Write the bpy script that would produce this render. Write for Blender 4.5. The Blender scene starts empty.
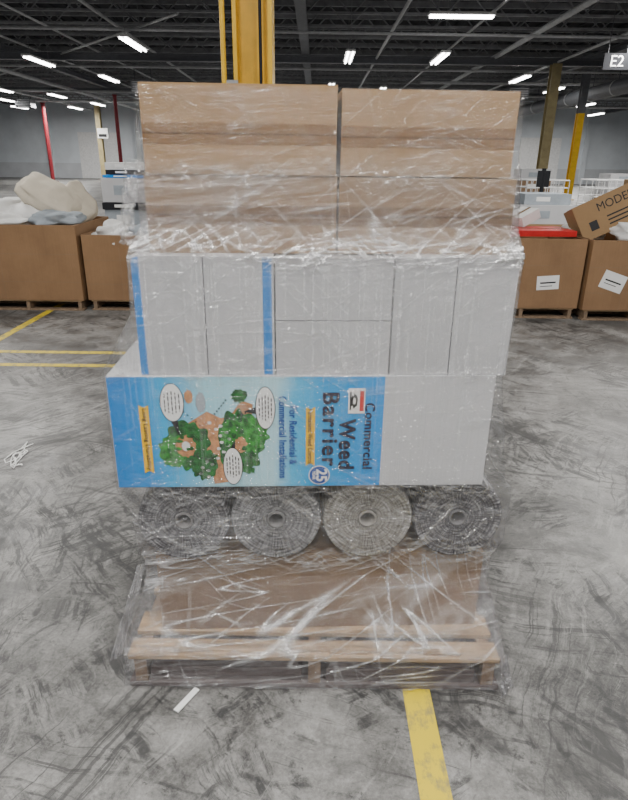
import bpy, math, random
from mathutils import Vector, Matrix, noise
random.seed(4)
R=math.radians
scene=bpy.context.scene
COL=scene.collection

# ---------------------------------------------------------------- materials
def newmat(name):
    m=bpy.data.materials.new(name); m.use_nodes=True
    nt=m.node_tree; nt.nodes.clear()
    out=nt.nodes.new('ShaderNodeOutputMaterial')
    return m,nt,out
class N:
    def __init__(s,nt): s.nt=nt; s.tc=None
    def coord(s,which='Object'):
        if not s.tc: s.tc=s.nt.nodes.new('ShaderNodeTexCoord')
        return s.tc.outputs[which]
    def put(s,sock,v):
        if isinstance(v,bpy.types.NodeSocket): s.nt.links.new(v,sock)
        else: sock.default_value=v
    def map(s,vec,rot=(0,0,0),scale=(1,1,1),loc=(0,0,0)):
        n=s.nt.nodes.new('ShaderNodeMapping'); s.put(n.inputs['Vector'],vec)
        n.inputs['Rotation'].default_value=rot; n.inputs['Scale'].default_value=scale; n.inputs['Location'].default_value=loc
        return n.outputs[0]
    def rmap(s,vec,rot,scale,loc=(0,0,0)):  # rotate first, then stretch
        return s.map(s.map(vec,rot=rot),scale=scale,loc=loc)
    def noise(s,vec,scale=5,detail=4,rough=.5,dist=0):
        n=s.nt.nodes.new('ShaderNodeTexNoise'); s.put(n.inputs['Vector'],vec)
        n.inputs['Scale'].default_value=scale; n.inputs['Detail'].default_value=detail
        n.inputs['Roughness'].default_value=rough; n.inputs['Distortion'].default_value=dist
        return n.outputs['Fac']
    def ramp(s,f,stops):
        n=s.nt.nodes.new('ShaderNodeValToRGB'); s.put(n.inputs[0],f)
        e=n.color_ramp.elements
        while len(e)<len(stops): e.new(.5)
        for el,(p,c) in zip(e,stops):
            el.position=p
            el.color=(c,c,c,1) if isinstance(c,(int,float)) else (*c[:3],1)
        return n.outputs[0]
    def math(s,op,a,b=0.0,clamp=False):
        n=s.nt.nodes.new('ShaderNodeMath'); n.operation=op; n.use_clamp=clamp
        s.put(n.inputs[0],a); s.put(n.inputs[1],b); return n.outputs[0]
    def mix(s,f,a,b,mode='MIX'):
        n=s.nt.nodes.new('ShaderNodeMix'); n.data_type='RGBA'; n.blend_type=mode
        s.put(n.inputs[0],f)
        for i,v in ((6,a),(7,b)):
            if isinstance(v,tuple) and len(v)==3: v=(*v,1)
            s.put(n.inputs[i],v)
        return n.outputs[2]
    def bump(s,h,strength=.3,dist=.01):
        n=s.nt.nodes.new('ShaderNodeBump'); s.put(n.inputs['Height'],h)
        n.inputs['Strength'].default_value=strength; n.inputs['Distance'].default_value=dist
        return n.outputs[0]
    def sep(s,vec):
        n=s.nt.nodes.new('ShaderNodeSeparateXYZ'); s.put(n.inputs[0],vec); return n.outputs
    def principled(s,color,rough=.5,metal=0,normal=None,spec=.5):
        n=s.nt.nodes.new('ShaderNodeBsdfPrincipled')
        if isinstance(color,tuple) and len(color)==3: color=(*color,1)
        s.put(n.inputs['Base Color'],color); s.put(n.inputs['Roughness'],rough); s.put(n.inputs['Metallic'],metal)
        n.inputs['Specular IOR Level'].default_value=spec
        if normal is not None: s.nt.links.new(normal,n.inputs['Normal'])
        return n.outputs[0]
def simple(name,col,rough=.6,metal=0,var=.12,scale=8,bump=.1,stretch=(1,1,1),spec=.4):
    m,nt,out=newmat(name); g=N(nt)
    v=g.map(g.coord(),scale=stretch)
    f=g.noise(v,scale,5,.6)
    a=tuple(c*(1-var) for c in col); b=tuple(min(1,c*(1+var)) for c in col)
    c=g.ramp(f,[(.3,a),(.7,b)])
    nt.links.new(g.principled(c,rough,metal,g.bump(f,bump,.01),spec),out.inputs[0])
    return m
def emis(name,col,st):
    m,nt,out=newmat(name); e=nt.nodes.new('ShaderNodeEmission')
    e.inputs[0].default_value=(*col,1); e.inputs[1].default_value=st
    nt.links.new(e.outputs[0],out.inputs[0]); return m
def kraft(name,col,dark=.15,flute='x',amt=.2):
    m,nt,out=newmat(name); g=N(nt); o=g.coord()
    sc=(1,1,60) if flute=='x' else (60,60,1)
    f1=g.noise(g.map(o,scale=sc),2.5,3,.5)
    f2=g.noise(o,3,6,.65); f3=g.noise(o,160,2,.5)
    s=g.math('ADD',g.math('MULTIPLY',f1,amt),g.math('ADD',g.math('MULTIPLY',f2,.8-amt),g.math('MULTIPLY',f3,.2)))
    a=tuple(c*(1-dark) for c in col); b=tuple(min(1,c*(1+dark)) for c in col)
    c=g.ramp(s,[(.35,a),(.65,b)])
    nt.links.new(g.principled(c,.75,0,g.bump(f1,.1,.004),.25),out.inputs[0]); return m
M={}
M['kraft']=kraft('kraft_cardboard',(.315,.200,.100),.09)
M['kraftlow']=kraft('kraft_cardboard_plain',(.25,.165,.10),.16,'z')
M['gaylord']=kraft('bin_cardboard',(.27,.160,.085),.15,'z')
M['tape']=simple('packing_tape',(.205,.118,.052),.22,0,.06,20,.05)
M['white']=kraft('white_cardboard',(.54,.54,.555),.05,'z')
M['blue']=simple('blue_print',(.0,.22,.66),.45,0,.08,6,.02)
M['darkseam']=simple('box_inside_shadow',(.06,.04,.028),.9)
M['greyseam']=simple('white_box_gap',(.11,.11,.12),.9)
M['wood']=simple('pallet_wood',(.39,.27,.155),.8,0,.5,3,.5,(2,16,16))
M['wood2']=simple('pallet_wood_stringer',(.23,.16,.105),.85,0,.35,3,.4,(14,2,14))
M['wood3']=simple('dark_pallet_wood',(.11,.085,.08),.85,0,.35,3,.4,(2,14,14))
M['yellow']=simple('yellow_column_paint',(.78,.47,.02),.4,0,.12,5,.1)
M['tanpaint']=simple('tan_column_paint',(.34,.28,.14),.5,0,.2,4,.1)
M['redpaint']=simple('red_pole_paint',(.25,.02,.03),.5)
M['steel']=simple('joist_steel',(.28,.285,.30),.5,.1,.25,3)
M['duct']=simple('grey_duct_paint',(.14,.145,.16),.5)
M['pipe']=simple('conduit_paint',(.50,.51,.52),.5)
M['deck']=simple('roof_deck',(.05,.053,.06),.8,0,.35,1.2,.2,(8,.5,1))
M['wall']=simple('painted_block_wall',(.60,.64,.68),.85,0,.08,.8,.1)
M['walllow']=simple('grey_wall_base',(.50,.52,.55),.85,0,.1,.8,.1)
M['black']=simple('black_ink',(.01,.01,.012),.5,0,.02)
M['navy']=simple('navy_ink',(.004,.008,.035),.4,0,.02)
M['blueink']=simple('blue_ink',(.005,.07,.34),.4,0,.02)
M['paper']=simple('white_paper',(.85,.85,.84),.5,0,.02)
M['yellowink']=simple('yellow_ink',(.90,.52,.0),.4,0,.02)
M['redink']=simple('red_ink',(.62,.02,.01),.4,0,.04)
M['green']=simple('foliage_print',(.006,.12,.014),.5,0,.9,45,.0)
M['green2']=simple('foliage_print_light',(.03,.24,.025),.5,0,.8,60,.0)
M['patio']=simple('patio_print',(.52,.24,.10),.5,0,.45,55,.0)
M['cream']=simple('cream_cloth',(.62,.56,.46),.95,0,.08,5,.3)
M['whitecloth']=simple('white_cloth',(.72,.72,.71),.9,0,.08,6,.3)
M['greycloth']=simple('grey_cloth',(.34,.38,.42),.9,0,.12,6,.3)
M['darkthing']=simple('dark_plastic',(.02,.021,.025),.7,spec=.2)
M['tube']=emis('fluorescent_tube',(1,.98,.95),22)
M['fixture']=simple('fixture_enamel',(.7,.7,.7),.4)

# ---------------------------------------------------------------- mesh builder
class MB:
    def __init__(s): s.v=[];s.f=[];s.m=[];s.mats=[];s.sm=[]
    def mi(s,mat):
        if mat not in s.mats: s.mats.append(mat)
        return s.mats.index(mat)
    def add(s,vs,fs,mat,T=None,smooth=False):
        b=len(s.v); k=s.mi(mat)
        for p in vs:
            p=Vector(p); s.v.append(T@p if T else p)
        for f in fs:
            s.f.append([b+i for i in f]); s.m.append(k); s.sm.append(smooth)
    def box(s,x0,x1,y0,y1,z0,z1,mat,T=None):
        vs=[(x0,y0,z0),(x1,y0,z0),(x1,y1,z0),(x0,y1,z0),(x0,y0,z1),(x1,y0,z1),(x1,y1,z1),(x0,y1,z1)]
        fs=[(0,3,2,1),(4,5,6,7),(0,1,5,4),(1,2,6,5),(2,3,7,6),(3,0,4,7)]
        s.add(vs,fs,mat,T)
    def tube(s,p,q,r,mat,n=8):
        p=Vector(p);q=Vector(q);d=(q-p); L=d.length
        T=Matrix.Translation(p)@d.to_track_quat('Z','Y').to_matrix().to_4x4()
        vs=[(r*math.cos(2*math.pi*i/n),r*math.sin(2*math.pi*i/n),z) for z in(0,L) for i in range(n)]
        fs=[(i,(i+1)%n,n+(i+1)%n,n+i) for i in range(n)]+[tuple(range(n-1,-1,-1)),tuple(range(n,2*n))]
        s.add(vs,fs,mat,T,False)
    def bar(s,p,q,w,mat):
        s.tube(p,q,w*.7,mat,4)
    def polyz(s,pts,y,mat):   # polygon in XZ plane facing -Y
        s.add([(x,y,z) for x,z in pts],[tuple(range(len(pts)))],mat)
    def obj(s,name,origin=(0,0,0),bevel=0,yaw=0,pivot=None,parent=None,seg=2):
        me=bpy.data.meshes.new(name)
        o=Vector(origin)
        me.from_pydata([p-o for p in s.v],[],s.f)
        for m in s.mats: me.materials.append(m)
        for i,p in enumerate(me.polygons): p.material_index=s.m[i]; p.use_smooth=s.sm[i]
        me.update()
        ob=bpy.data.objects.new(name,me); COL.objects.link(ob)
        if yaw:
            pv=Vector(pivot); rot=Matrix.Rotation(yaw,4,'Z')
            ob.matrix_world=Matrix.Translation(pv+rot.to_3x3()@(o-pv))@rot
        else: ob.location=o
        if bevel:
            b=ob.modifiers.new('bevel','BEVEL'); b.width=bevel; b.segments=seg; b.limit_method='ANGLE'
        if parent:
            bpy.context.view_layer.update()
            ob.parent=parent; ob.matrix_parent_inverse=parent.matrix_world.inverted()
        return ob

YAW=R(2.4); PIV=(0,1.57,0)

# ---------------------------------------------------------------- floor
def floor_material():
    m,nt,out=newmat('worn_concrete'); g=N(nt); o=g.coord()
    nv=nt.nodes.new('ShaderNodeTexNoise'); nt.links.new(o,nv.inputs['Vector']); nv.inputs['Scale'].default_value=1.6; nv.inputs['Detail'].default_value=6
    vm=nt.nodes.new('ShaderNodeVectorMath'); vm.operation='MULTIPLY_ADD'
    nt.links.new(nv.outputs['Color'],vm.inputs[0]); vm.inputs[1].default_value=(.22,.22,0); nt.links.new(o,vm.inputs[2])
    w=vm.outputs[0]
    big=g.noise(w,1.0,10,.70); mid=g.noise(w,5.5,10,.74); fine=g.noise(o,90,5,.8)
    s=g.math('ADD',g.math('MULTIPLY',big,.48),g.math('ADD',g.math('MULTIPLY',mid,.33),g.math('MULTIPLY',fine,.19)))
    c=g.ramp(s,[(.41,(.06,.059,.057)),(.465,(.135,.132,.127)),(.52,(.225,.221,.213)),(.60,(.355,.349,.338))])
    def streak(rot,sc,scale,lo,hi,amt,mscale,mlo,mhi,c,col=(.03,.03,.031)):
        f=g.noise(g.rmap(w,(0,0,rot),sc),scale,8,.74)
        k=g.ramp(f,[(lo,0.0),(hi,1.0)])
        mk=g.ramp(g.noise(g.map(w,loc=(rot*7,3,0)),mscale,10,.76),[(mlo,0.0),(mhi,1.0)])
        fac=g.math('MULTIPLY',g.math('MULTIPLY',k,mk),amt)
        return g.mix(fac,c,col)
    c=streak(R(50),(.8,8,1),2.4,.48,.55,.85,1.0,.51,.56,c)
    c=streak(R(-35),(.8,9,1),2.8,.49,.56,.8,1.1,.52,.57,c)
    c=streak(R(85),(.7,10,1),2.2,.50,.57,.75,1.0,.52,.57,c)
    c=streak(R(12),(.5,22,1),1.8,.54,.58,.7,1.0,.49,.55,c)
    c=streak(R(-62),(.4,26,1),1.6,.55,.59,.7,1.0,.49,.55,c)
    c=streak(R(120),(.6,10,1),2.6,.53,.61,.40,.9,.48,.56,c,(.42,.415,.40))
    for cx,cy,sc,amt in ((1.1,2.9,44,.9),(-2.1,2.2,38,.8),(-.9,.3,40,.7),(2.9,1.6,34,.8),(1.9,.9,40,.7)):
        d=nt.nodes.new('ShaderNodeVectorMath'); d.operation='DISTANCE'
        nt.links.new(o,d.inputs[0]); d.inputs[1].default_value=(cx,cy,0)
        cb=nt.nodes.new('ShaderNodeCombineXYZ'); nt.links.new(d.outputs['Value'],cb.inputs[0])
        nt.links.new(g.math('MULTIPLY',mid,.06),cb.inputs[1])
        f=g.ramp(g.noise(cb.outputs[0],sc,4,.68),[(.48,0.0),(.56,1.0)])
        mk=g.ramp(g.noise(g.map(o,loc=(cx,cy,1)),1.5,10,.74),[(.50,0.0),(.55,1.0)])
        near=g.ramp(g.math('DIVIDE',d.outputs['Value'],2.2),[(.1,1.0),(.8,0.0)])
        fac=g.math('MULTIPLY',g.math('MULTIPLY',f,mk),g.math('MULTIPLY',near,amt))
        c=g.mix(fac,c,(.028,.028,.029))
    st=g.ramp(g.noise(g.map(w,loc=(3.3,1.2,0)),.85,10,.74),[(.51,0.0),(.57,1.0)])
    c=g.mix(g.math('MULTIPLY',st,.58),c,(.05,.049,.048))
    sp=g.ramp(g.noise(w,9,8,.76),[(.60,0.0),(.63,1.0)])
    c=g.mix(g.math('MULTIPLY',sp,.7),c,(.03,.03,.03))
    rough=g.ramp(mid,[(.35,.32),(.65,.58)])
    nt.links.new(g.principled(c,rough,0,g.bump(s,.3,.006),.42),out.inputs[0])
    return m
M['floor']=floor_material()
def line_material():
    m,nt,out=newmat('worn_yellow_floor_paint'); g=N(nt); o=g.coord()
    a=g.noise(o,14,8,.7); b=g.noise(g.map(o,scale=(3,1,1),rot=(0,0,.6)),6,6,.7)
    k=g.ramp(g.math('ADD',g.math('MULTIPLY',a,.5),g.math('MULTIPLY',b,.5)),[(.41,1.0),(.50,0.0)])
    c=g.mix(g.math('MULTIPLY',k,.75),(.66,.50,.02),(.20,.18,.12))
    nt.links.new(g.principled(c,.5,0,None,.4),out.inputs[0]); return m
M['yellowline']=line_material()
b=MB(); b.box(-32,32,-8,55.3,-.1,0,M['floor']); b.obj('floor')
b=MB()
b.box(.30,.388,-6,4.72,0,.0015,M['yellowline'])
b.box(-9,.388,4.72,4.79,0,.0015,M['yellowline'])
b.box(-9,.3,5.08,5.15,0,.0015,M['yellowline'])
b.box(-3.02,-2.94,5.15,9,0,.0015,M['yellowline'])
b.obj('floor_line')
# ---------------------------------------------------------------- room
b=MB(); b.box(-32,32,55,55.3,1.2,6.6,M['wall']); b.box(-32,32,54.97,55.3,0,1.2,M['walllow'])
for i in range(9):
    x=-30+i*7.5; b.box(x-.2,x+.2,54.8,55,0,6.6,M['wall'])
for x in (-20,9,17): b.box(x,x+3.4,54.9,55,0,3.6,M['fixture'])
b.obj('wall_back')
for nm,x in (('wall_left',-32.3),('wall_right',32)):
    b=MB(); b.box(x,x+.3,-8,55.3,0,6.6,M['wall']); b.obj(nm)
b=MB(); b.box(-32,32,-8,55.3,6.6,6.8,M['deck'])
for i in range(120):
    x=-31.8+i*.53; b.box(x,x+.16,8,55,6.54,6.6,M['deck'])
b.obj('ceiling')
b=MB()
y=10
while y<55:
    z0,z1=5.75,6.42
    b.box(-31.9,31.9,y-.05,y+.05,z1-.08,z1+.09,M['steel']); b.box(-31.9,31.9,y-.04,y+.04,z0,z0+.07,M['steel'])
    x=-31.9; k=0
    while x<31.1:
        b.bar((x,y,z0 if k%2 else z1),(x+.7,y,z1 if k%2 else z0),.036,M['steel']); x+=.7;k+=1
    y+=1.9
b.obj('roof_joists')
b=MB()
for x in (-24.5,-12.5,-.5,11.2,23.5):
    b.box(x-.15,x+.15,-7.9,54.7,5.47,5.51,M['duct']); b.box(x-.015,x+.015,-7.9,54.7,5.51,5.70,M['duct']); b.box(x-.15,x+.15,-7.9,54.7,5.70,5.74,M['duct'])
for y in (27.2,40.1):
    b.box(-31.9,31.9,y-.15,y+.15,5.2,5.24,M['duct']); b.box(-31.9,31.9,y-.02,y+.02,5.24,5.42,M['duct']); b.box(-31.9,31.9,y-.15,y+.15,5.42,5.46,M['duct'])
b.obj('roof_girders')
b=MB()
for (p,q,r) in [((-31,21,5.3),(31,21.6,5.2),.045),((-31,16.5,5.5),(31,16.5,5.5),.03),((-31,30,5.35),(31,30,5.35),.05),((-31,38,5.1),(31,38,5.1),.06),((-6.4,12,5.6),(-7,54,5.6),.05),((7,12,5.5),(7,54,5.5),.09),((2.3,12,5.4),(2.3,54,5.4),.05),((-14,12,5.2),(-14,54,5.2),.09),((-18,14,5.2),(-18,54,5.2),.05),((14.6,14,5.1),(14.6,54,5.1),.1),((9.5,14,5.35),(9.5,54,5.35),.05),((-9,9,5.65),(-9,54,5.65),.04),((-31,13,5.65),(31,13.4,5.65),.03),((-4,20,5.45),(-16,34,5.4),.04),((5,33,5.2),(20,33,5.2),.07),((-31,45,5.15),(31,45,5.15),.07),((-11,16,5.5),(-11,54,5.5),.04),((4.9,15,5.55),(4.9,54,5.55),.04)]:
    b.tube(p,q,r,M['pipe'],8)
b.tube((13,18,4.7),(13,50,4.7),.32,M['duct'],16)
for k in range(12): b.tube((13,19+k*2.6,4.7),(13,19.08+k*2.6,4.7),.34,M['pipe'],16); b.tube((13,19+k*2.6,5.0),(13,19+k*2.6,5.76),.02,M['duct'],5)
for x,y in ((-8.5,33),(10,34),(-19,43.5)):
    b.box(x-.5,x+.5,y-.4,y+.4,4.6,5.1,M['duct'])
    for k in range(5): b.box(x-.45,x+.45,y-.43,y-.4,4.63+k*.1,4.66+k*.1,M['pipe'])
    for dx in (-.4,.4): b.tube((x+dx,y,5.1),(x+dx,y,5.76),.02,M['duct'],6)
b.obj('overhead_pipes')

def hcolumn(name,x,y,w,mat,h=5.46,extra=None,side=False,upper=None,hs=0):
    b=MB(); t=w*.10
    for z0,z1,mt in ([(0,h,mat)] if not upper else [(0,hs,mat),(hs,h,upper)]):
        if side:
            b.box(x-w/2,x-w/2+t,y-w/2,y+w/2,z0,z1,mt); b.box(x+w/2-t,x+w/2,y-w/2,y+w/2,z0,z1,mt)
            b.box(x-w/2+t,x+w/2-t,y-t/2,y+t/2,z0,z1,mt)
        else:
            b.box(x-w/2,x+w/2,y-w/2,y-w/2+t,z0,z1,mt); b.box(x-w/2,x+w/2,y+w/2-t,y+w/2,z0,z1,mt)
            b.box(x-t/2,x+t/2,y-w/2+t,y+w/2-t,z0,z1,mt)
    b.box(x-w*.8,x+w*.8,y-w*.8,y+w*.8,0,.03,mat)
    if extra: extra(b)
    return b.obj(name,(x,y,0))
def ex(b):
    b.tube((-.82,5.95,0),(-.82,5.95,5.45),.022,M['yellow'],10)
    for z in (1,2.2,3.2,4.4): b.box(-.83,-.70,5.94,5.98,z,z+.05,M['steel'])
    b.tube((-.50,5.97,0),(-.50,5.97,5.45),.014,M['darkthing'],8)
hcolumn('steel_column',-.57,6.15,.34,M['yellow'],5.46,ex,True)
hcolumn('steel_column',9.2,26.5,.36,M['tanpaint'],5.18)
hcolumn('steel_column',12.0,30.5,.30,M['yellow'],5.46,None,False,M['duct'],3.75)
hcolumn('steel_column',-16.5,50,.36,M['tanpaint'])
def pole(name,x,y,r,mat,h):
    b=MB(); b.tube((x,y,0),(x,y,h),r,mat,12); b.box(x-2.2*r,x+2.2*r,y-2.2*r,y+2.2*r,0,.03,mat); b.tube((x,y,h-.05),(x,y,h),r*1.3,mat,12)
    b.obj(name,(x,y,0))
pole('support_pole',-18.9,46,.13,M['redpaint'],5.1)
pole('support_pole',-11.6,38.4,.11,M['redpaint'],4.98)

# ---------------------------------------------------------------- fluorescent fixtures
def fixture(x,y,z=5.3,L=2.4,along='y'):
    b=MB(); hx,hy=(.16,L/2) if along=='y' else (L/2,.16)
    b.box(x-hx,x+hx,y-hy,y+hy,z+.03,z+.1,M['fixture'])
    for s in (-.08,.08):
        if along=='y': b.tube((x+s,y-hy+.04,z),(x+s,y+hy-.04,z),.03,M['tube'],8)
        else: b.tube((x-hx+.04,y+s,z),(x+hx-.04,y+s,z),.03,M['tube'],8)
    for s in (-.7,.7):
        p=(x,y+s*hy) if along=='y' else (x+s*hx,y)
        b.tube((p[0],p[1],z+.1),(p[0],p[1],6.53),.008,M['steel'],4)
    b.obj('fluorescent_light',(x,y,z))
for x,y in [(-15.1,39),(4.2,23.8),(1.07,23.8),(-9.4,30.6),(-5.8,21.7),(16.3,40.8),(-21.4,48),(-17.4,48),(-14.6,44.5),(-19.6,42),(-16.9,36),(-10.4,25.6),(3.2,34),(.65,32.6),(7.5,42),(-6.4,42),(10.2,46),(-10,48),(20,48),(-20.5,36),(11.5,33),(8.6,29)]:
    fixture(x,y,4.92)
fixture(3.9,19.2,5.3,1.8,'x')
def alight(x,y,z,sx,sy,p,name='fluorescent_or_fill'):
    l=bpy.data.lights.new(name,'AREA'); l.shape='RECTANGLE'; l.size=sx; l.size_y=sy; l.energy=p; l.color=(1,.98,.94)
    o=bpy.data.objects.new(name,l); COL.objects.link(o); o.location=(x,y,z); return o
for x,y,p in [(-1.6,-.4,200),(1.7,-.4,200),(-3.8,3.4,140),(3.8,3.4,140),(0,-3.4,200)]:
    fixture(x,y,5.3); alight(x,y,5.24,.34,2.3,p)
for x,y in [(-6,10),(6,10),(-8,19),(9,18),(-16,30),(0,30),(16,30)]:
    alight(x,y,4.88,.5,4,440)  # fill lights added to brighten the floor, no fixture at these spots
for x,y in [(-18,46),(-6,48),(6,48),(18,46)]:
    alight(x,y,4.88,.5,5,1000)  # fill lights added to brighten the back wall, separate from the fixtures

# ---------------------------------------------------------------- pallet
def pallet(name,x0,x1,y0,y1,h=.131,yaw=0,under='wood2'):
    b=MB(); rnd=random.Random(3)
    t=.018; n=7; L=y1-y0
    for i in range(n):
        w=.095; yc=y0+.0625+(L-.125)*i/(n-1)
        if i==0: yc=y0+.037; w=.074
        if i==1: yc=y0+.155; w=.095
        if i==n-1: w=.125
        b.box(x0+rnd.uniform(0,.016),x1-rnd.uniform(0,.016),yc-w/2,yc+w/2,h-t,h,M['wood'])
    for xs in (x0+.02,(x0+x1)/2-.02,x1-.06):
        b.box(xs,xs+.04,y0+.004,y1-.004,t,h-t,M['wood2'])
    for i in range(4):
        yc=y0+.05+(L-.1)*i/3
        b.box(x0,x1,yc-.05,yc+.05,0,t,M[under])
    return b.obj(name,((x0+x1)/2,(y0+y1)/2,0),bevel=.002,yaw=yaw,pivot=((x0+x1)/2,y0,0))
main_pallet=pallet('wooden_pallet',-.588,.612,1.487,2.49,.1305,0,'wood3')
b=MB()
b.box(-.52,-.03,1.50,2.3,.0185,.070,M['wood3']); b.box(.05,.53,1.50,2.3,.0185,.070,M['wood3'])  # dark slabs added in the pallet openings, standing in for their shade
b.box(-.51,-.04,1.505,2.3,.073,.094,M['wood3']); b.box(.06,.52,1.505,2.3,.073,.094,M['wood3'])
b.obj('dark_pallet_infill',parent=main_pallet)
b=MB(); T=Matrix.Translation((.02,1.525,.1345))
for i in range(9):
    x=-.46+i*.1
    b.box(x,x+.12,-.022+.004*math.sin(i*2.1),.014+.005*math.sin(i*3.3),-.0035,.0045+.001*math.sin(i*5),M['wood'],T)
b.obj('broken_slat',parent=main_pallet)
# ---------------------------------------------------------------- cartons
def carton(name,x0,x1,y0,y1,z0,z1,mat,seam=None,tape=None,edge=None,yaw=YAW,pos=.5,extra=None,sm='darkseam',g=.0018):
    b=MB(); f=.004
    b.box(x0,x1,y0+f,y1,z0,z1,mat)
    if seam=='v':
        xm=x0+(x1-x0)*pos
        b.box(x0,xm-g,y0,y0+f,z0,z1,mat); b.box(xm+g,x1,y0,y0+f,z0,z1,mat); b.box(xm-g,xm+g,y0+f-.0005,y0+f-.0001,z0,z1,M[sm])
    elif seam=='h':
        zm=z0+(z1-z0)*pos
        b.box(x0,x1,y0,y0+f,z0,zm-g,mat); b.box(x0,x1,y0,y0+f,zm+g,z1,mat); b.box(x0,x1,y0+f-.0005,y0+f-.0001,zm-g,zm+g,M[sm])
    else: b.box(x0,x1,y0,y0+f,z0,z1,mat)
    if tape=='h':
        zm=z0+(z1-z0)*pos; b.box(x0+.0005,x1-.0005,y0-.0006,y0,zm-.024,zm+.024,M['tape'])
        b.box(x0+.001,x1-.001,y0-.0009,y0-.0006,zm-.0012,zm+.0012,M['darkseam'])
    if edge:
        for a,c in edge: b.box(x0+(x1-x0)*a,x0+(x1-x0)*c,y0-.0008,y0,z0+.002,z1-.002,M['blue'])
    if extra: extra(b)
    return b.obj(name,((x0+x1)/2,(y0+y1)/2,z0),bevel=.003,yaw=yaw,pivot=PIV)
carton('long_cardboard_box',-.495,.56,1.62,2.42,.1312,.428,M['kraftlow'])
# rolls
def rollmat(name,col,col2,hi=(.62,.62,.63)):
    m,nt,out=newmat(name); g=N(nt); o=g.coord(); s=g.sep(o)
    ang=g.math('ARCTAN2',s[2],s[0]); rad=g.math('SQRT',g.math('ADD',g.math('MULTIPLY',s[0],s[0]),g.math('MULTIPLY',s[2],s[2])))
    cb=nt.nodes.new('ShaderNodeCombineXYZ'); nt.links.new(g.math('MULTIPLY',ang,3.2),cb.inputs[0]); nt.links.new(g.math('MULTIPLY',rad,4),cb.inputs[1])
    rays=g.noise(cb.outputs[0],6,6,.75)
    cb2=nt.nodes.new('ShaderNodeCombineXYZ'); nt.links.new(rad,cb2.inputs[0]); nt.links.new(g.math('MULTIPLY',ang,.01),cb2.inputs[1])
    rings=g.noise(cb2.outputs[0],170,3,.6)
    c=g.ramp(g.math('ADD',g.math('MULTIPLY',rays,.62),g.math('MULTIPLY',rings,.38)),[(.40,col),(.51,col2),(.62,hi)])
    nt.links.new(g.principled(c,.26,.25,g.bump(g.math('ADD',rays,g.math('MULTIPLY',rings,.6)),.8,.01),.6),out.inputs[0]); return m
rm=[rollmat('roll_grey',(.05,.045,.052),(.21,.205,.215)),rollmat('roll_grey_light',(.10,.10,.10),(.31,.31,.315),(.70,.70,.71)),rollmat('roll_beige',(.17,.16,.14),(.42,.40,.36),(.80,.79,.76)),rollmat('roll_dark',(.04,.035,.045),(.17,.165,.175))]
cores=[simple('roll_core',(.24,.23,.225),.8),simple('roll_core_grey',(.22,.215,.21),.8),simple('roll_core_pale',(.34,.32,.29),.8),simple('roll_core_dark',(.20,.195,.20),.8)]
def roll(xc,zc,r,y0,y1,mat,core):
    b=MB(); n=72
    prof=[(r*.20,y0+.12),(r*.20,y0+.014),(r*.25,y0+.008)]
    k=16
    for i in range(k+1):
        t=i/k; rr=r*(.27+.67*t); prof.append((rr,y0+.004+(.002 if i%2 else 0)+.004*(1-t)))
    prof+=[(r*.975,y0+.006),(r,y0+.02),(r,y1-.02),(r*.95,y1),(r*.20,y1)]
    vs=[];fs=[]
    for j,(rr,yy) in enumerate(prof):
        for i in range(n):
            a=2*math.pi*i/n; w=1
            if rr>r*.9: w=1-.005*(1+math.sin(a*5+xc*20))
            vs.append((xc+rr*w*math.cos(a),yy,zc+rr*w*math.sin(a)))
    for j in range(len(prof)-1):
        for i in range(n):
            fs.append((j*n+i,j*n+(i+1)%n,(j+1)*n+(i+1)%n,(j+1)*n+i))
    b.add(vs,fs,mat,None,True)
    n2=40; rc=r*.198; ri=r*.155; vs=[]
    pr=[(ri,y0+.08),(ri,y0+.006),(rc,y0+.006),(rc,y0+.08)]
    for rr,yy in pr:
        for i in range(n2):
            a=2*math.pi*i/n2; vs.append((xc+rr*math.cos(a),yy,zc+rr*math.sin(a)))
    fs=[(j*n2+i,j*n2+(i+1)%n2,(j+1)*n2+(i+1)%n2,(j+1)*n2+i) for j in range(3) for i in range(n2)]
    fs.append(tuple(range(n2)))
    b.add(vs,fs,core,None,True)
    b.obj('landscape_fabric_roll',(xc,y0,zc),yaw=YAW,pivot=PIV)
for i,x in enumerate((-.394,-.111,.172,.455)):
    roll(x,.4285+.1408,.1408,1.592,2.42,rm[i],cores[i])

# ---------------------------------------------------------------- printed landscape fabric boxes
WX0,WX1,WZ0,WZ1,WY=-.565,.503,.7105,1.052,1.56
def panelmat():
    m,nt,out=newmat('printed_blue_panel'); g=N(nt); o=g.coord(); s=g.sep(o)
    x=g.math('ADD',g.math('DIVIDE',s[0],1.068),.5)
    n=g.noise(o,4,4,.6)
    x2=g.math('ADD',x,g.math('MULTIPLY',g.math('SUBTRACT',n,.5),.10))
    c=g.ramp(x2,[(0,(.0,.20,.62)),(.085,(.0,.27,.72)),(.14,(.02,.42,.80)),(.24,(.34,.66,.78)),(.42,(.46,.72,.80)),(.47,(.07,.48,.80)),(.54,(.0,.36,.78)),(.72,(.0,.28,.74))])
    nt.links.new(g.principled(c,.3,0,None,.5),out.inputs[0]); return m
M['panel']=panelmat()
b=MB(); W=WX1-WX0; H=WZ1-WZ0
b.box(WX0,WX1,WY,WY+.29,WZ0,WZ1,M['white'])
b.box(WX0+.001,WX0+.712*W,WY-.0006,WY,WZ0+.001,WZ1-.001,M['panel'])
weed=b.obj('landscape_fabric_box',((WX0+WX1)/2,WY+.145,WZ0),bevel=.0025,yaw=YAW,pivot=PIV)
art=MB()
def uv(u,v): return WX0+u*W, WZ1-v*H
L=lambda k: WY-.0009-.00035*k
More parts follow.
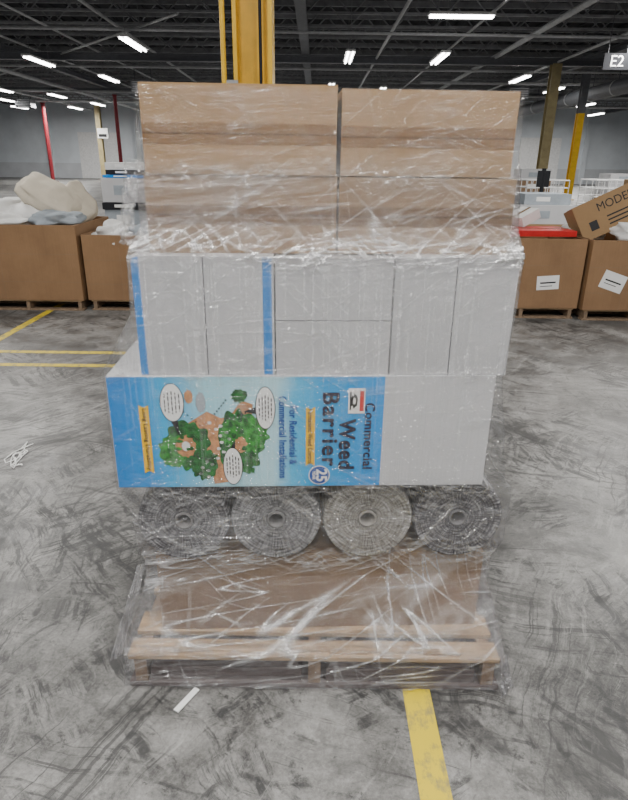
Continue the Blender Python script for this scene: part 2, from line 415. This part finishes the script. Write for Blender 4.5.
def blob(u,v,rx,rz,mat,y,jag=0,n=48,seed=0,rot=0):
    cx,cz=uv(u,v); pts=[]
    for i in range(n):
        a=2*math.pi*i/n; k=1+jag*(noise.noise((math.cos(a)*3+seed,math.sin(a)*3,seed))*1.2+.35*math.sin(a*11+seed))
        px,pz=rx*k*math.cos(a),rz*k*math.sin(a)
        pts.append((cx+px*math.cos(rot)-pz*math.sin(rot),cz+px*math.sin(rot)+pz*math.cos(rot)))
    art.polyz(pts,y,mat)
def quad(pts,mat,k): art.polyz([uv(*p) for p in pts],L(k),mat)
quad([(.20,.40),(.25,.30),(.285,.36),(.31,.34),(.34,.2),(.37,.24),(.36,.5),(.33,.62),(.30,.95),(.26,.97),(.25,.7),(.21,.55)],M['patio'],1)
blob(.195,.60,.062,.075,M['green'],L(2),.16,80,1)
blob(.155,.66,.040,.050,M['green2'],L(3),.2,60,2)
blob(.235,.78,.038,.050,M['green'],L(3),.2,60,9)
blob(.335,.58,.062,.10,M['green'],L(2),.16,80,3)
blob(.365,.50,.045,.055,M['green2'],L(3),.2,60,4)
blob(.31,.50,.030,.045,M['green2'],L(3),.2,60,6)
blob(.335,.165,.022,.020,M['green'],L(3),.25,60,7)
blob(.235,.22,.014,.03,M['greycloth'],L(2),.1,40,8)
blob(.205,.17,.012,.02,M['patio'],L(2),.15,60,8)
blob(.19,.61,.028,.034,M['patio'],L(4),.12,40,11)
blob(.19,.61,.012,.015,M['whitecloth'],L(5),.1,40,12)
blob(.335,.60,.018,.024,M['patio'],L(4),.15,40,13)
for i in range(40):
    u=random.uniform(.14,.39); v=random.uniform(.38,.86)
    if .235<u<.29: continue
    blob(u,v,random.uniform(.004,.009),random.uniform(.004,.009),random.choice([M['green'],M['green2'],M['green'],M['black'] if i%3==0 else M['green2'],M['redink'] if i%5==0 else M['green']]),L(5)-.0001*(i%5),.3,14,i)
for i in range(18):
    t=i/17; u=.255+.03*math.sin(t*5)+.02*(i%2); v=.4+.5*t
    blob(u,v,.006,.005,M['whitecloth'],L(3),.2,8,i)
def callout(u,v,rx,rz):
    blob(u,v,rx+.0022,rz+.0022,M['black'],L(6)); blob(u,v,rx,rz,M['paper'],L(7))
    cx,cz=uv(u,v)
    for i in range(-2,3):
        ln=rz*.62*(1-abs(i)*.12); xx=cx+i*rx*.32
        z=cz+ln
        while z>cz-ln:
            q=random.uniform(.006,.014); z2=max(z-q,cz-ln)
            art.polyz([(xx-.0016,z2),(xx+.0016,z2),(xx+.0016,z),(xx-.0016,z)],L(8),M['black']); z=z2-.004
def tail(p,q,w=.02):
    quad([p,(p[0]+w,p[1]),q],M['black'],6)
callout(.162,.22,.031,.055); callout(.402,.27,.026,.062); callout(.312,.80,.026,.058)
tail((.155,.38),(.175,.52)); quad([(.345,.30),(.385,.25),(.385,.33)],M['black'],6); tail((.30,.66),(.32,.56))
for p,q in (((.19,.3),(.24,.45)),((.36,.3),(.31,.36)),((.26,.75),(.21,.7)),((.30,.2),(.27,.32))):
    for i in range(6):
        t=i/5; blob(p[0]+(q[0]-p[0])*t,p[1]+(q[1]-p[1])*t,.0028,.0028,M['black'],L(6),0,8)
def banner(u,v0,v1,w):
    cx,_=uv(u,0); z0=uv(0,v1)[1]; z1=uv(0,v0)[1]
    art.polyz([(cx-w/2,z0),(cx,z0+.008),(cx+w/2,z0),(cx+w/2,z1),(cx,z1-.008),(cx-w/2,z1)],L(6),M['yellowink'])
banner(.088,.24,.86,.027); banner(.520,.26,.80,.026)
# seal of approval (white card, red strip, small drawing) and warranty badge
quad([(.618,.10),(.662,.10),(.662,.32),(.618,.32)],M['paper'],6)
quad([(.648,.12),(.659,.12),(.659,.30),(.648,.30)],M['redink'],7)
blob(.634,.21,.009,.022,M['black'],L(7),.25,20,3); blob(.634,.21,.004,.010,M['paper'],L(8),.1,16,4)
quad([(.622,.13),(.626,.13),(.626,.29),(.622,.29)],M['black'],7)
blob(.545,.89,.031,.031,M['paper'],L(6)); blob(.545,.89,.0285,.0285,M['blueink'],L(7))
def text(s,u,v,length,height,mat,k,bold=0,rot=-90,sp=1.0):
    cu=bpy.data.curves.new('t','FONT'); cu.body=s; cu.align_x='CENTER'; cu.align_y='CENTER'; cu.resolution_u=6; cu.space_character=sp
    ob=bpy.data.objects.new('t',cu); COL.objects.link(ob); bpy.context.view_layer.update()
    me=bpy.data.meshes.new_from_object(ob.evaluated_get(bpy.context.evaluated_depsgraph_get()))
    xs=[p.co.x for p in me.vertices]; ys=[p.co.y for p in me.vertices]
    cx,cy=(min(xs)+max(xs))/2,(min(ys)+max(ys))/2; sx=length/(max(xs)-min(xs)); sy=height/(max(ys)-min(ys))
    X,Z=uv(u,v); r=R(rot); fs=[tuple(f.vertices) for f in me.polygons]
    offs=[(0,0)]
    if bold: offs=[(bold*math.cos(q*math.pi/4),bold*math.sin(q*math.pi/4)) for q in range(8)]
    for qi,(dx,dz) in enumerate(offs):
        vs=[]
        for p in me.vertices:
            a,c=(p.co.x-cx)*sx,(p.co.y-cy)*sy
            vs.append((X+dx+a*math.cos(r)-c*math.sin(r),L(k)-.00004*qi,Z+dz+a*math.sin(r)+c*math.cos(r)))
        art.add(vs,fs,mat)
    bpy.data.objects.remove(ob); bpy.data.meshes.remove(me)
text('Weed',.618,.60,.155,.044,M['navy'],8,.0022,sp=1.12)
text('Barrier',.573,.47,.225,.044,M['navy'],8,.0020,sp=1.15)
text('Commercial',.676,.53,.205,.027,M['navy'],8,.0010,sp=1.08)
text('For Residential &',.474,.52,.180,.021,M['blueink'],8,.0008,sp=1.08)
text('Commercial Installations',.447,.54,.255,.021,M['blueink'],8,.0008,sp=1.08)
text('Permanent Weed Control',.520,.53,.170,.014,M['black'],8,.0003,sp=1.08)
text('Long Lasting Durability',.088,.55,.190,.014,M['black'],8,.0003,sp=1.08)
text('25',.552,.89,.038,.030,M['paper'],8,.0012)
text('YEAR',.531,.89,.028,.009,M['paper'],8,.0004)
art.obj('printed_artwork',((WX0+WX1)/2,WY-.001,(WZ0+WZ1)/2),yaw=YAW,pivot=PIV,parent=weed)
for k in (1,2):
    carton('landscape_fabric_box',WX0,WX1,WY+.003+.29*k,WY+.29*(k+1),WZ0,WZ1,M['white'])

# ---------------------------------------------------------------- white boxes row
Z3,Z3t=1.0525,1.372
carton('white_carton',-.470,-.108,1.57,2.40,Z3,Z3t,M['white'],'v',None,[(0,.055),(.92,.985)],pos=.50,sm='greyseam',g=.0014)
carton('white_carton',-.104,.203,1.572,2.40,Z3,Z3t-.004,M['white'],'h',pos=.48,sm='greyseam',g=.0014)
carton('white_carton',.207,.530,1.566,2.40,Z3,Z3t,M['white'],'v',pos=.50,sm='greyseam',g=.0014)
# ---------------------------------------------------------------- kraft boxes
Z4,Z4t,Z5,Z5t=1.3725,1.565,1.5655,1.769
carton('cardboard_box',-.430,.054,1.622,2.08,Z4,Z4t,M['kraft'],'h','h',pos=.5)
carton('cardboard_box',.060,.515,1.624,2.08,Z4,Z4t-.003,M['kraft'],'h','h',pos=.5)
carton('cardboard_box',-.424,.050,1.618,2.08,Z5,Z5t,M['kraft'],'h','h',pos=.46)
carton('cardboard_box',.062,.498,1.628,2.08,Z5,Z5t-.006,M['kraft'],'h','h',pos=.46)

# ---------------------------------------------------------------- stretch wrap
keys=[ # z,x0,x1,y0,y1,yaw
(.012,-.604,.630,1.476,2.50,0),
(.05,-.598,.622,1.478,2.50,0),
(.133,-.596,.618,1.480,2.50,0),
(.24,-.560,.592,1.570,2.47,.6),
(.35,-.530,.575,1.612,2.45,1),
(.43,-.525,.578,1.604,2.44,1),
(.50,-.540,.600,1.586,2.45,1),
(.62,-.545,.602,1.584,2.45,1),
(.700,-.570,.590,1.560,2.45,1),
(.72,-.571,.570,1.555,2.45,1),
(1.05,-.571,.512,1.555,2.45,1),
(1.075,-.566,.520,1.556,2.44,1),
(1.22,-.482,.534,1.561,2.42,1),
(1.37,-.476,.535,1.562,2.42,1),
(1.39,-.470,.533,1.570,2.40,1),
(1.44,-.446,.528,1.612,2.12,1),
(1.50,-.448,.526,1.614,2.12,1),
(1.60,-.440,.512,1.614,2.10,1),
(1.764,-.429,.503,1.614,2.10,1)]
def kinterp(z):
    if z<=keys[0][0]: return keys[0][1:]
    for a,c in zip(keys,keys[1:]):
        if a[0]<=z<=c[0]:
            t=(z-a[0])/(c[0]-a[0]); return tuple(p+(q-p)*t for p,q in zip(a[1:],c[1:]))
    return keys[-1][1:]
def filmpoint(side,t,z,off=0):
    x0,x1,y0,y1,yw=kinterp(z)
    if side==0: p=Vector((x0+(x1-x0)*t,y0,0)); n=Vector((0,-1,0))
    elif side==1: p=Vector((x1,y0+(y1-y0)*t,0)); n=Vector((1,0,0))
    elif side==2: p=Vector((x1+(x0-x1)*t,y1,0)); n=Vector((0,1,0))
    else: p=Vector((x0,y1+(y0-y1)*t,0)); n=Vector((-1,0,0))
    p=p+n*off; pv=Vector(PIV); rot=Matrix.Rotation(YAW*yw,3,'Z')
    p=pv+rot@(p-pv); p.z=z
    return p
def filmmat():
    m,nt,out=newmat('stretch_film'); g=N(nt); o=g.coord(); s=g.sep(o); z=s[2]
    at=nt.nodes.new('ShaderNodeAttribute'); at.attribute_name='fold'; fold=at.outputs['Fac']
    warp=g.noise(o,2.2,3,.5)
    def st(rot,sc,scale,lo,hi,dist=.3,det=6,seed=0):
        return g.ramp(g.noise(g.rmap(o,(0,rot,0),sc,(seed,seed,seed)),scale,det,.66,dist),[(lo,0.0),(hi,1.0)])
    h1=st(R(3),(1,1,22),2.0,.57,.74)
    d1=st(R(33),(1,1,13),1.7,.58,.78,.3,7,7)
    d2=st(R(-42),(1,1,12),1.8,.58,.78,.3,7,11)
    v1=st(R(88),(1,1,34),2.4,.57,.74,.1,6,5)
    v2=st(R(90),(.5,1,60),2.6,.50,.66,.05,4,9)
    glare=st(R(20),(1,1,2.6),2.2,.52,.72,.6,5,15)  # soft glare painted in as broad whitish patches on the film
    patch=g.ramp(g.noise(o,3.6,5,.65),[(.42,.15),(.62,1.0)])
    zz=g.math('DIVIDE',z,1.8)
    low=g.ramp(zz,[(.07,.55),(.12,.65),(.255,.65),(.28,.42),(.37,.5),(.41,.22),(.58,.30),(.735,.34),(.757,.75),(.79,.7),(.86,.48),(.885,.22),(1,.16)])
    vz=g.ramp(zz,[(.38,0.0),(.41,.12),(.58,.12),(.60,.20),(.74,.20),(.78,.0)])
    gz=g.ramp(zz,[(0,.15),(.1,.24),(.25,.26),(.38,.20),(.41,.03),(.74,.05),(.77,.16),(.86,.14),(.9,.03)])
    sm=g.math('ADD',g.math('ADD',g.math('MULTIPLY',h1,.5),g.math('MULTIPLY',v1,.38)),g.math('ADD',g.math('MULTIPLY',d1,.6),g.math('MULTIPLY',d2,.6)))
    sm=g.math('ADD',g.math('MULTIPLY',sm,patch),g.math('MULTIPLY',fold,.85))
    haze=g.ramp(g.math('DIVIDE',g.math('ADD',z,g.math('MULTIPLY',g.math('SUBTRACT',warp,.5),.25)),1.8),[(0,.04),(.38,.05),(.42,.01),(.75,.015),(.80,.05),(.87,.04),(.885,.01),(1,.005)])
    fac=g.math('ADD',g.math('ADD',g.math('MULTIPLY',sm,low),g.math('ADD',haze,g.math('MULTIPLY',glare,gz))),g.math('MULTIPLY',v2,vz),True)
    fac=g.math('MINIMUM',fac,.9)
    hh=g.math('ADD',g.math('ADD',g.noise(g.rmap(o,(0,R(4),0),(1,1,12)),6,5,.6,.3),g.noise(g.rmap(o,(0,R(38),0),(1,1,8)),5,5,.6,.4)),g.noise(g.rmap(o,(0,R(-60),0),(1,1,8)),5,5,.6,.4))
    bp=g.bump(hh,.65,.02)
    tr=nt.nodes.new('ShaderNodeBsdfTransparent')
    nt.links.new(g.ramp(zz,[(0,(.86,.85,.86)),(.25,(.86,.85,.86)),(.38,(.92,.92,.92)),(.41,(.94,.94,.94)),(.58,(.93,.93,.93)),(.60,(.86,.86,.86)),(.75,(.86,.86,.86)),(.77,(.80,.79,.79)),(.862,(.82,.81,.81)),(.885,(.96,.96,.95)),(1,(.97,.97,.97))]),tr.inputs[0])
    df=g.principled((.86,.87,.89),.25,0,bp,.7)
    mx=nt.nodes.new('ShaderNodeMixShader'); nt.links.new(fac,mx.inputs[0]); nt.links.new(tr.outputs[0],mx.inputs[1]); nt.links.new(df,mx.inputs[2])
    gl=nt.nodes.new('ShaderNodeBsdfGlossy'); gl.inputs['Roughness'].default_value=.09; nt.links.new(bp,gl.inputs['Normal'])
    m2=nt.nodes.new('ShaderNodeMixShader')
    nt.links.new(g.math('ADD',.065,g.math('MULTIPLY',fold,.45),True),m2.inputs[0])
    nt.links.new(mx.outputs[0],m2.inputs[1]); nt.links.new(gl.outputs[0],m2.inputs[2])
    nt.links.new(m2.outputs[0],out.inputs[0]); return m
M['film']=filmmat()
b=MB()
segs=[(0,440),(1,45),(2,50),(3,45)]
cols=[(sd,i/n) for sd,n in segs for i in range(n)]
NZ=620; ztop=1.764; z0=.012
spos=[]
for sd,t in cols:
    spos.append({0:t*1.1,1:1.1+t*.9,2:2.0+t*1.1,3:3.1+t*.9}[sd])
def ridge(s,z,ang,fa,fc,seed,sharp,th):
    ca,sa=math.cos(ang),math.sin(ang); u=s*ca+z*sa; v=-s*sa+z*ca
    m=noise.noise((s*3.6+seed*2,z*3.6,seed))+th
    if m<=0: return 0
    n=noise.noise((u*fa+seed,v*fc,seed*1.7))
    r=max(0,1-sharp*abs(n)); return r*r*min(1,m*4)
bands=[(1.395,.040,1.1),(1.06,.016,.6),(.70,.026,.9),(.44,.045,.9),(.14,.03,.4),(1.57,.028,.5),(.03,.02,.5)]
vs=[];fs=[];fold=[]
for j in range(NZ+1):
    tz=j/NZ
    for ci,(sd,t) in enumerate(cols):
        z=z0+(ztop-z0)*tz; s=spos[ci]
        if tz<.02: z+= .012*noise.noise((ci*.06,0,3))*(1-tz/.02)
        low=.9 if z<.46 else (.6 if z<.71 else .36)
        bnd=0
        for bz,bw,ba in bands:
            dz=(z-bz-.03*noise.noise((s*3,bz*9,0)))/bw
            if abs(dz)<3: bnd+=ba*math.exp(-dz*dz)
        r=ridge(s,z,.12,1.8,24,1.3,14,-.02)+ridge(s,z,.62,1.8,18,4.1,16,-.04)+ridge(s,z,-.7,1.8,18,8.2,16,-.04)+.6*ridge(s,z,-1.35,2,24,12.2,12,-.08)+.7*ridge(s,z,.35,3,40,15.2,10,-.12)+.7*ridge(s,z,-.35,3,40,18.2,10,-.12)
        rb=0
        if bnd>.03: rb=ridge(s,z,.05,8,60,21.3,5,.25)+.8*ridge(s,z,.5,8,46,24.1,6,.15)+.8*ridge(s,z,-.55,8,46,28.1,6,.15)
        f=min(1,r*low*.95+rb*bnd*.8)
        a=noise.noise((s*1.6+z*2,z*20,1.3))
        off=.0012+.002*abs(a)+.0045*f
        if sd in (1,3): off+=.012*max(0,noise.noise((s*2,z*7,31.0)))
        p=filmpoint(sd,t,z,off); p.z=z
        vs.append(p); fold.append(f)
nc=len(cols)
for j in range(NZ):
    for i in range(nc):
        fs.append((j*nc+i,j*nc+(i+1)%nc,(j+1)*nc+(i+1)%nc,(j+1)*nc+i))
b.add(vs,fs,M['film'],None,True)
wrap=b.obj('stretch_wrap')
at=wrap.data.attributes.new('fold','FLOAT','POINT'); at.data.foreach_set('value',fold)
def flap(name,pts,seed):
    b=MB(); nu,nv=40,14; (a,b1,c,d)=[Vector(p) for p in pts]; vs=[];fl=[]
    for j in range(nv+1):
        for i in range(nu+1):
            u,v=i/nu,j/nv
            p=(a*(1-u)+b1*u)*(1-v)+(d*(1-u)+c*u)*v
            n1=noise.noise((u*9+v*2,v*3,seed)); n2=noise.noise((u*22,v*5+u*4,seed+3))
            p=p+Vector((.006*n2,-.018*n1*v-.006*n2,.012*n1*v)); vs.append(p); fl.append(max(0,1-5*abs(n2))*.6+.05)
    fs=[(j*(nu+1)+i,j*(nu+1)+i+1,(j+1)*(nu+1)+i+1,(j+1)*(nu+1)+i) for j in range(nv) for i in range(nu)]
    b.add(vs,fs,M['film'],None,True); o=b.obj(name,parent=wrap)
    t=o.data.attributes.new('fold','FLOAT','POINT'); t.data.foreach_set('value',fl)
flap('film_tail_side',[(-.44,1.60,1.60),(-.47,1.585,1.39),(-.505,1.585,1.40),(-.475,1.60,1.60)],2)
flap('film_tail_corner',[(.60,1.47,.15),(.625,1.50,.14),(.665,1.50,.006),(.61,1.45,.006)],9)
flap('film_tail_left',[(-.545,1.56,.42),(-.53,1.60,.40),(-.60,1.49,.13),(-.635,1.47,.12)],14)
b=MB(); T=Matrix.Translation((-.392,1.43,.006))@Matrix.Rotation(R(60),4,'Z')
b.box(-.05,.05,-.010,.010,-.002,.002,M['paper'],T); b.obj('torn_label_strip',(-.392,1.43,0),bevel=.0005)
b=MB()
for k in range(3):
    P=[]; x0,y0_=-1.72+random.uniform(-.04,.04),3.16+random.uniform(-.08,.08)
    for i in range(14):
        P.append(Vector((x0+.09*noise.noise((i*.3,k,0))+i*.004,y0_+.22*noise.noise((k,i*.25,2))-i*.008,.004+.015*abs(noise.noise((i*.4,k,5))))))
    for p,q in zip(P,P[1:]):
        if (q-p).length>1e-4: b.tube(p,q,.003,M['paper'],5)
b.obj('film_scrap',(-1.72,3.15,0))

# ---------------------------------------------------------------- gaylord bins
def gaylord(x0,x1,y0,y1,z1,label=None):
    pallet('wooden_pallet',x0+.02,x1-.02,y0+.02,y1-.02,.12)
    b=MB(); t=.018; z0=.1205
    b.box(x0,x1,y0,y0+t,z0,z1,M['gaylord']); b.box(x0,x1,y1-t,y1,z0,z1,M['gaylord'])
    b.box(x0,x0+t,y0+t,y1-t,z0,z1,M['gaylord']); b.box(x1-t,x1,y0+t,y1-t,z0,z1,M['gaylord'])
    b.box(x0+t,x1-t,y0+t,y1-t,z0,z0+.02,M['gaylord'])
    b.box(x0+t,x1-t,y0+t,y1-t,z1-.14,z1-.12,M['kraftlow'])
    xm=x0+(x1-x0)*.33; b.box(xm-.0015,xm+.0015,y0-.0008,y0,z0,z1,M['kraftlow'])
    for k in (.25,.62): b.box(x0,x1,y0-.0008,y0,z0+(z1-z0)*k,z0+(z1-z0)*k+.004,M['kraftlow'])
    if label:
        for lx,lz,lw,lh,rot in label:
            T=Matrix.Translation((lx,y0-.002,lz))@Matrix.Rotation(rot,4,'Y')
            b.box(-lw/2,lw/2,0,.002,-lh/2,lh/2,M['paper'],T)
            b.box(-lw*.35,lw*.35,-.0006,0,-.008,.008,M['black'],T)
            b.box(-lw*.35,lw*.2,-.0006,0,-.040,-.033,M['black'],T)
    b.obj('cardboard_bin',((x0+x1)/2,(y0+y1)/2,z0),bevel=.004)
gaylord(-3.86,-2.58,6.66,7.8,.93)
gaylord(-2.54,-1.34,6.70,7.80,.83)
gaylord(1.68,2.88,6.57,7.7,.86,[(2.52,.40,.24,.15,R(-4))])
gaylord(2.91,4.1,6.50,7.6,.86,[(3.19,.43,.26,.19,R(18))])

def cushion(name,c,s,rot,mat,e=.55,amp=.12,seed=0):
    b=MB(); nu,nv=48,32; vs=[];fs=[]
    f=lambda v,p: math.copysign(abs(v)**p,v)
    for j in range(nv+1):
        ph=-math.pi/2+math.pi*j/nv
        for i in range(nu):
            th=2*math.pi*i/nu
            p=Vector((f(math.cos(ph),e)*f(math.cos(th),e),f(math.cos(ph),e)*f(math.sin(th),e),f(math.sin(ph),.9)))
            k=1+amp*noise.noise(p*1.6+Vector((seed,0,0)))*1.5+.25*amp*noise.noise(p*6+Vector((0,seed,0)))
            vs.append(Vector((p.x*s[0]*k,p.y*s[1]*k,p.z*s[2]*k)))
    for j in range(nv):
        for i in range(nu): fs.append((j*nu+i,j*nu+(i+1)%nu,(j+1)*nu+(i+1)%nu,(j+1)*nu+i))
    T=Matrix.Translation(c)@Matrix.Rotation(rot[2],4,'Z')@Matrix.Rotation(rot[1],4,'Y')@Matrix.Rotation(rot[0],4,'X')
    b.add(vs,fs,mat,T,True); b.obj(name,c)
cushion('cushion',(-3.02,7.2,1.18),(.32,.26,.11),(R(20),R(32),0),M['cream'],.45,.14,1)
cushion('cushion',(-3.60,7.15,.98),(.36,.36,.16),(0,R(-10),0),M['whitecloth'],.6,.2,2)
cushion('cushion',(-2.84,7.35,1.08),(.24,.28,.10),(R(30),R(55),0),M['cream'],.5,.15,3)
cushion('cushion',(-3.30,7.1,1.02),(.30,.26,.11),(R(10),R(8),0),M['whitecloth'],.5,.15,33)
cushion('blanket_bundle',(-2.89,7.0,.97),(.24,.22,.09),(0,0,R(10)),M['greycloth'],.7,.3,4)
cushion('blanket_bundle',(-3.40,6.88,.94),(.28,.18,.09),(0,0,R(10)),M['whitecloth'],.7,.3,14)
cushion('blanket_bundle',(-2.28,7.1,.80),(.18,.3,.12),(0,0,0),M['whitecloth'],.7,.4,5)
cushion('blanket_bundle',(-1.90,7.2,.80),(.22,.3,.12),(0,0,0),M['greycloth'],.7,.3,6)
cushion('plastic_bag',(3.60,6.80,.86),(.28,.25,.12),(0,R(10),0),M['whitecloth'],.8,.5,7)
cushion('plastic_bag',(3.92,6.95,1.00),(.22,.30,.18),(0,R(10),0),M['whitecloth'],.8,.5,8)
cushion('plastic_bag',(3.12,7.3,.88),(.18,.25,.12),(0,0,0),M['whitecloth'],.8,.5,9)
def openbox(name,c,s,rot,mat,stripes=True,txt=None):
    b=MB(); T=Matrix.Translation(c)@Matrix.Rotation(rot[2],4,'Z')@Matrix.Rotation(rot[1],4,'Y')@Matrix.Rotation(rot[0],4,'X')
    x,y,z=s[0]/2,s[1]/2,s[2]/2
    b.box(-x,x,-y,y,-z,z,mat,T); b.box(-x,x,-.02,.02,z,z+.002,M['tape'],T)
    if stripes:
        cu=bpy.data.curves.new('t','FONT'); cu.body=txt; cu.align_x='CENTER'; cu.align_y='CENTER'
        ob=bpy.data.objects.new('t',cu); COL.objects.link(ob); bpy.context.view_layer.update()
        me=bpy.data.meshes.new_from_object(ob.evaluated_get(bpy.context.evaluated_depsgraph_get()))
        mx=max(p.co.x for p in me.vertices); k=x*.50/mx
        b.add([(p.co.x*k+x*.1,-y-.002,p.co.y*k*1.1+z*.45) for p in me.vertices],[tuple(f.vertices) for f in me.polygons],M['black'],T)
        b.box(-x*.75,-x*.55,-y-.002,-y,-z*.6,-z*.1,M['black'],T)
        for q in range(3): b.box(-x*.3,x*(.5-.15*q),-y-.002,-y,-z*(.2+.22*q),-z*(.12+.22*q),M['black'],T)
        bpy.data.objects.remove(ob); bpy.data.meshes.remove(me)
    return b.obj(name,c,bevel=.004)
openbox('cardboard_box',(3.32,7.10,1.12),(.86,.45,.40),(R(-12),R(-27),R(-6)),M['kraft'],True,'MODEL 1')
openbox('red_game_box',(2.40,6.95,.90),(.80,.5,.06),(0,0,R(2)),simple('red_box_print',(.55,.02,.02),.4),False)
openbox('white_carton',(2.36,7.2,1.035),(.24,.3,.11),(0,R(-25),R(20)),M['whitecloth'],False)
def shelfstack(name,x,y,w,d,items):
    pallet('wooden_pallet',x-w/2-.04,x+w/2+.04,y-d/2-.04,y+d/2+.04,.12)
    b=MB(); z=.1205
    for h,m,k in items:
        b.box(x-w/2*k,x+w/2*k,y-d/2*k,y+d/2*k,z,z+h-.006,m); b.box(x-w/2*k*.5,x+w/2*k*.1,y-d/2*k-.003,y-d/2*k,z+h*.3,z+h*.7,M['paper'] if m is not M['white'] else M['greycloth'])
        z+=h
    b.obj(name,(x,y,.1205),bevel=.006)
shelfstack('stacked_merchandise',-3.3,11.5,.85,1.0,[(.35,M['white'],1),(.3,M['greycloth'],.95),(.12,M['darkthing'],1),(.40,M['white'],.96),(.05,M['blue'],.9),(.08,M['darkthing'],.8),(.12,M['whitecloth'],.8)])
shelfstack('stacked_merchandise',4.4,12.5,1.1,1.0,[(.4,M['kraft'],1),(.35,M['white'],.95),(.2,M['greycloth'],.8)])
shelfstack('stacked_merchandise',8.2,15.5,1.3,1.0,[(.45,M['white'],1),(.4,M['white'],.95),(.3,M['kraft'],.9)])
shelfstack('stacked_merchandise',10.4,22,1.3,1.0,[(.5,M['kraft'],1),(.4,M['white'],.95),(.3,M['white'],.9)])
shelfstack('stacked_merchandise',8.0,24,1.2,1.0,[(.5,M['white'],1),(.4,M['kraftlow'],.95),(.4,M['white'],.9)])
def crate(x,y,w,d,h):
    b=MB()
    for z in [h*i/5 for i in range(6)]:
        for a,c in (((x-w/2,y-d/2),(x+w/2,y-d/2)),((x-w/2,y+d/2),(x+w/2,y+d/2)),((x-w/2,y-d/2),(x-w/2,y+d/2)),((x+w/2,y-d/2),(x+w/2,y+d/2))):
            b.bar((*a,z+.02),(*c,z+.02),.02,M['fixture'])
    for i in range(9):
        xx=x-w/2+w*i/8
        b.bar((xx,y-d/2,0),(xx,y-d/2,h+.02),.018,M['fixture']); b.bar((xx,y+d/2,0),(xx,y+d/2,h+.02),.018,M['fixture'])
    b.box(x-w/2,x+w/2,y-d/2,y+d/2,.04,.08,M['fixture'])
    b.obj('wire_crate',(x,y,0))
crate(8.9,19.3,1.5,1.1,1.15); crate(7.2,20.5,1.3,1.1,1.1)
b=MB(); b.tube((5.2,14.8,0),(5.2,14.8,1.5),.05,M['darkthing'],10); b.box(5.0,5.4,14.6,15.0,0,.04,M['darkthing']); b.box(5.06,5.34,14.76,14.8,1.1,1.45,M['darkthing'])
b.obj('sign_stand',(5.2,14.8,0))
b=MB(); b.box(8.3,9.05,19.98,20.02,4.17,4.60,M['darkthing'])
for x in (8.4,8.95): b.tube((x,20,4.60),(x,20,6.35),.008,M['duct'],5)
sgn=b.obj('aisle_sign',(8.68,20,4.38))
cu=bpy.data.curves.new('aisle_sign_letters','FONT'); cu.body='E2'; cu.size=.42; cu.align_x='CENTER'; cu.align_y='CENTER'; cu.extrude=.004; cu.materials.append(M['paper'])
tx=bpy.data.objects.new('aisle_sign_letters',cu); COL.objects.link(tx); tx.location=(8.68,19.97,4.38); tx.rotation_euler=(R(90),0,0)
bpy.context.view_layer.update(); tx.parent=sgn; tx.matrix_parent_inverse=sgn.matrix_world.inverted()
b=MB(); b.box(-16.6,-15.8,49.7,49.75,3.0,3.7,M['paper']); b.box(-16.5,-15.9,49.68,49.7,3.1,3.3,M['black']); b.obj('wall_notice',(-16.2,49.7,3.3))

# ---------------------------------------------------------------- world, camera
w=bpy.data.worlds.new('world'); scene.world=w; w.use_nodes=True
w.node_tree.nodes['Background'].inputs[0].default_value=(.97,.97,1,1); w.node_tree.nodes['Background'].inputs[1].default_value=.42
cam=bpy.data.cameras.new('camera'); co=bpy.data.objects.new('camera',cam); COL.objects.link(co)
cam.sensor_fit='VERTICAL'; cam.sensor_height=36; cam.lens=27.18; cam.clip_end=200
co.matrix_world=Matrix.Translation((0,0,1.6))@Matrix.Rotation(R(90-21.6),4,'X')@Matrix.Rotation(R(.7),4,'Z')
scene.camera=co
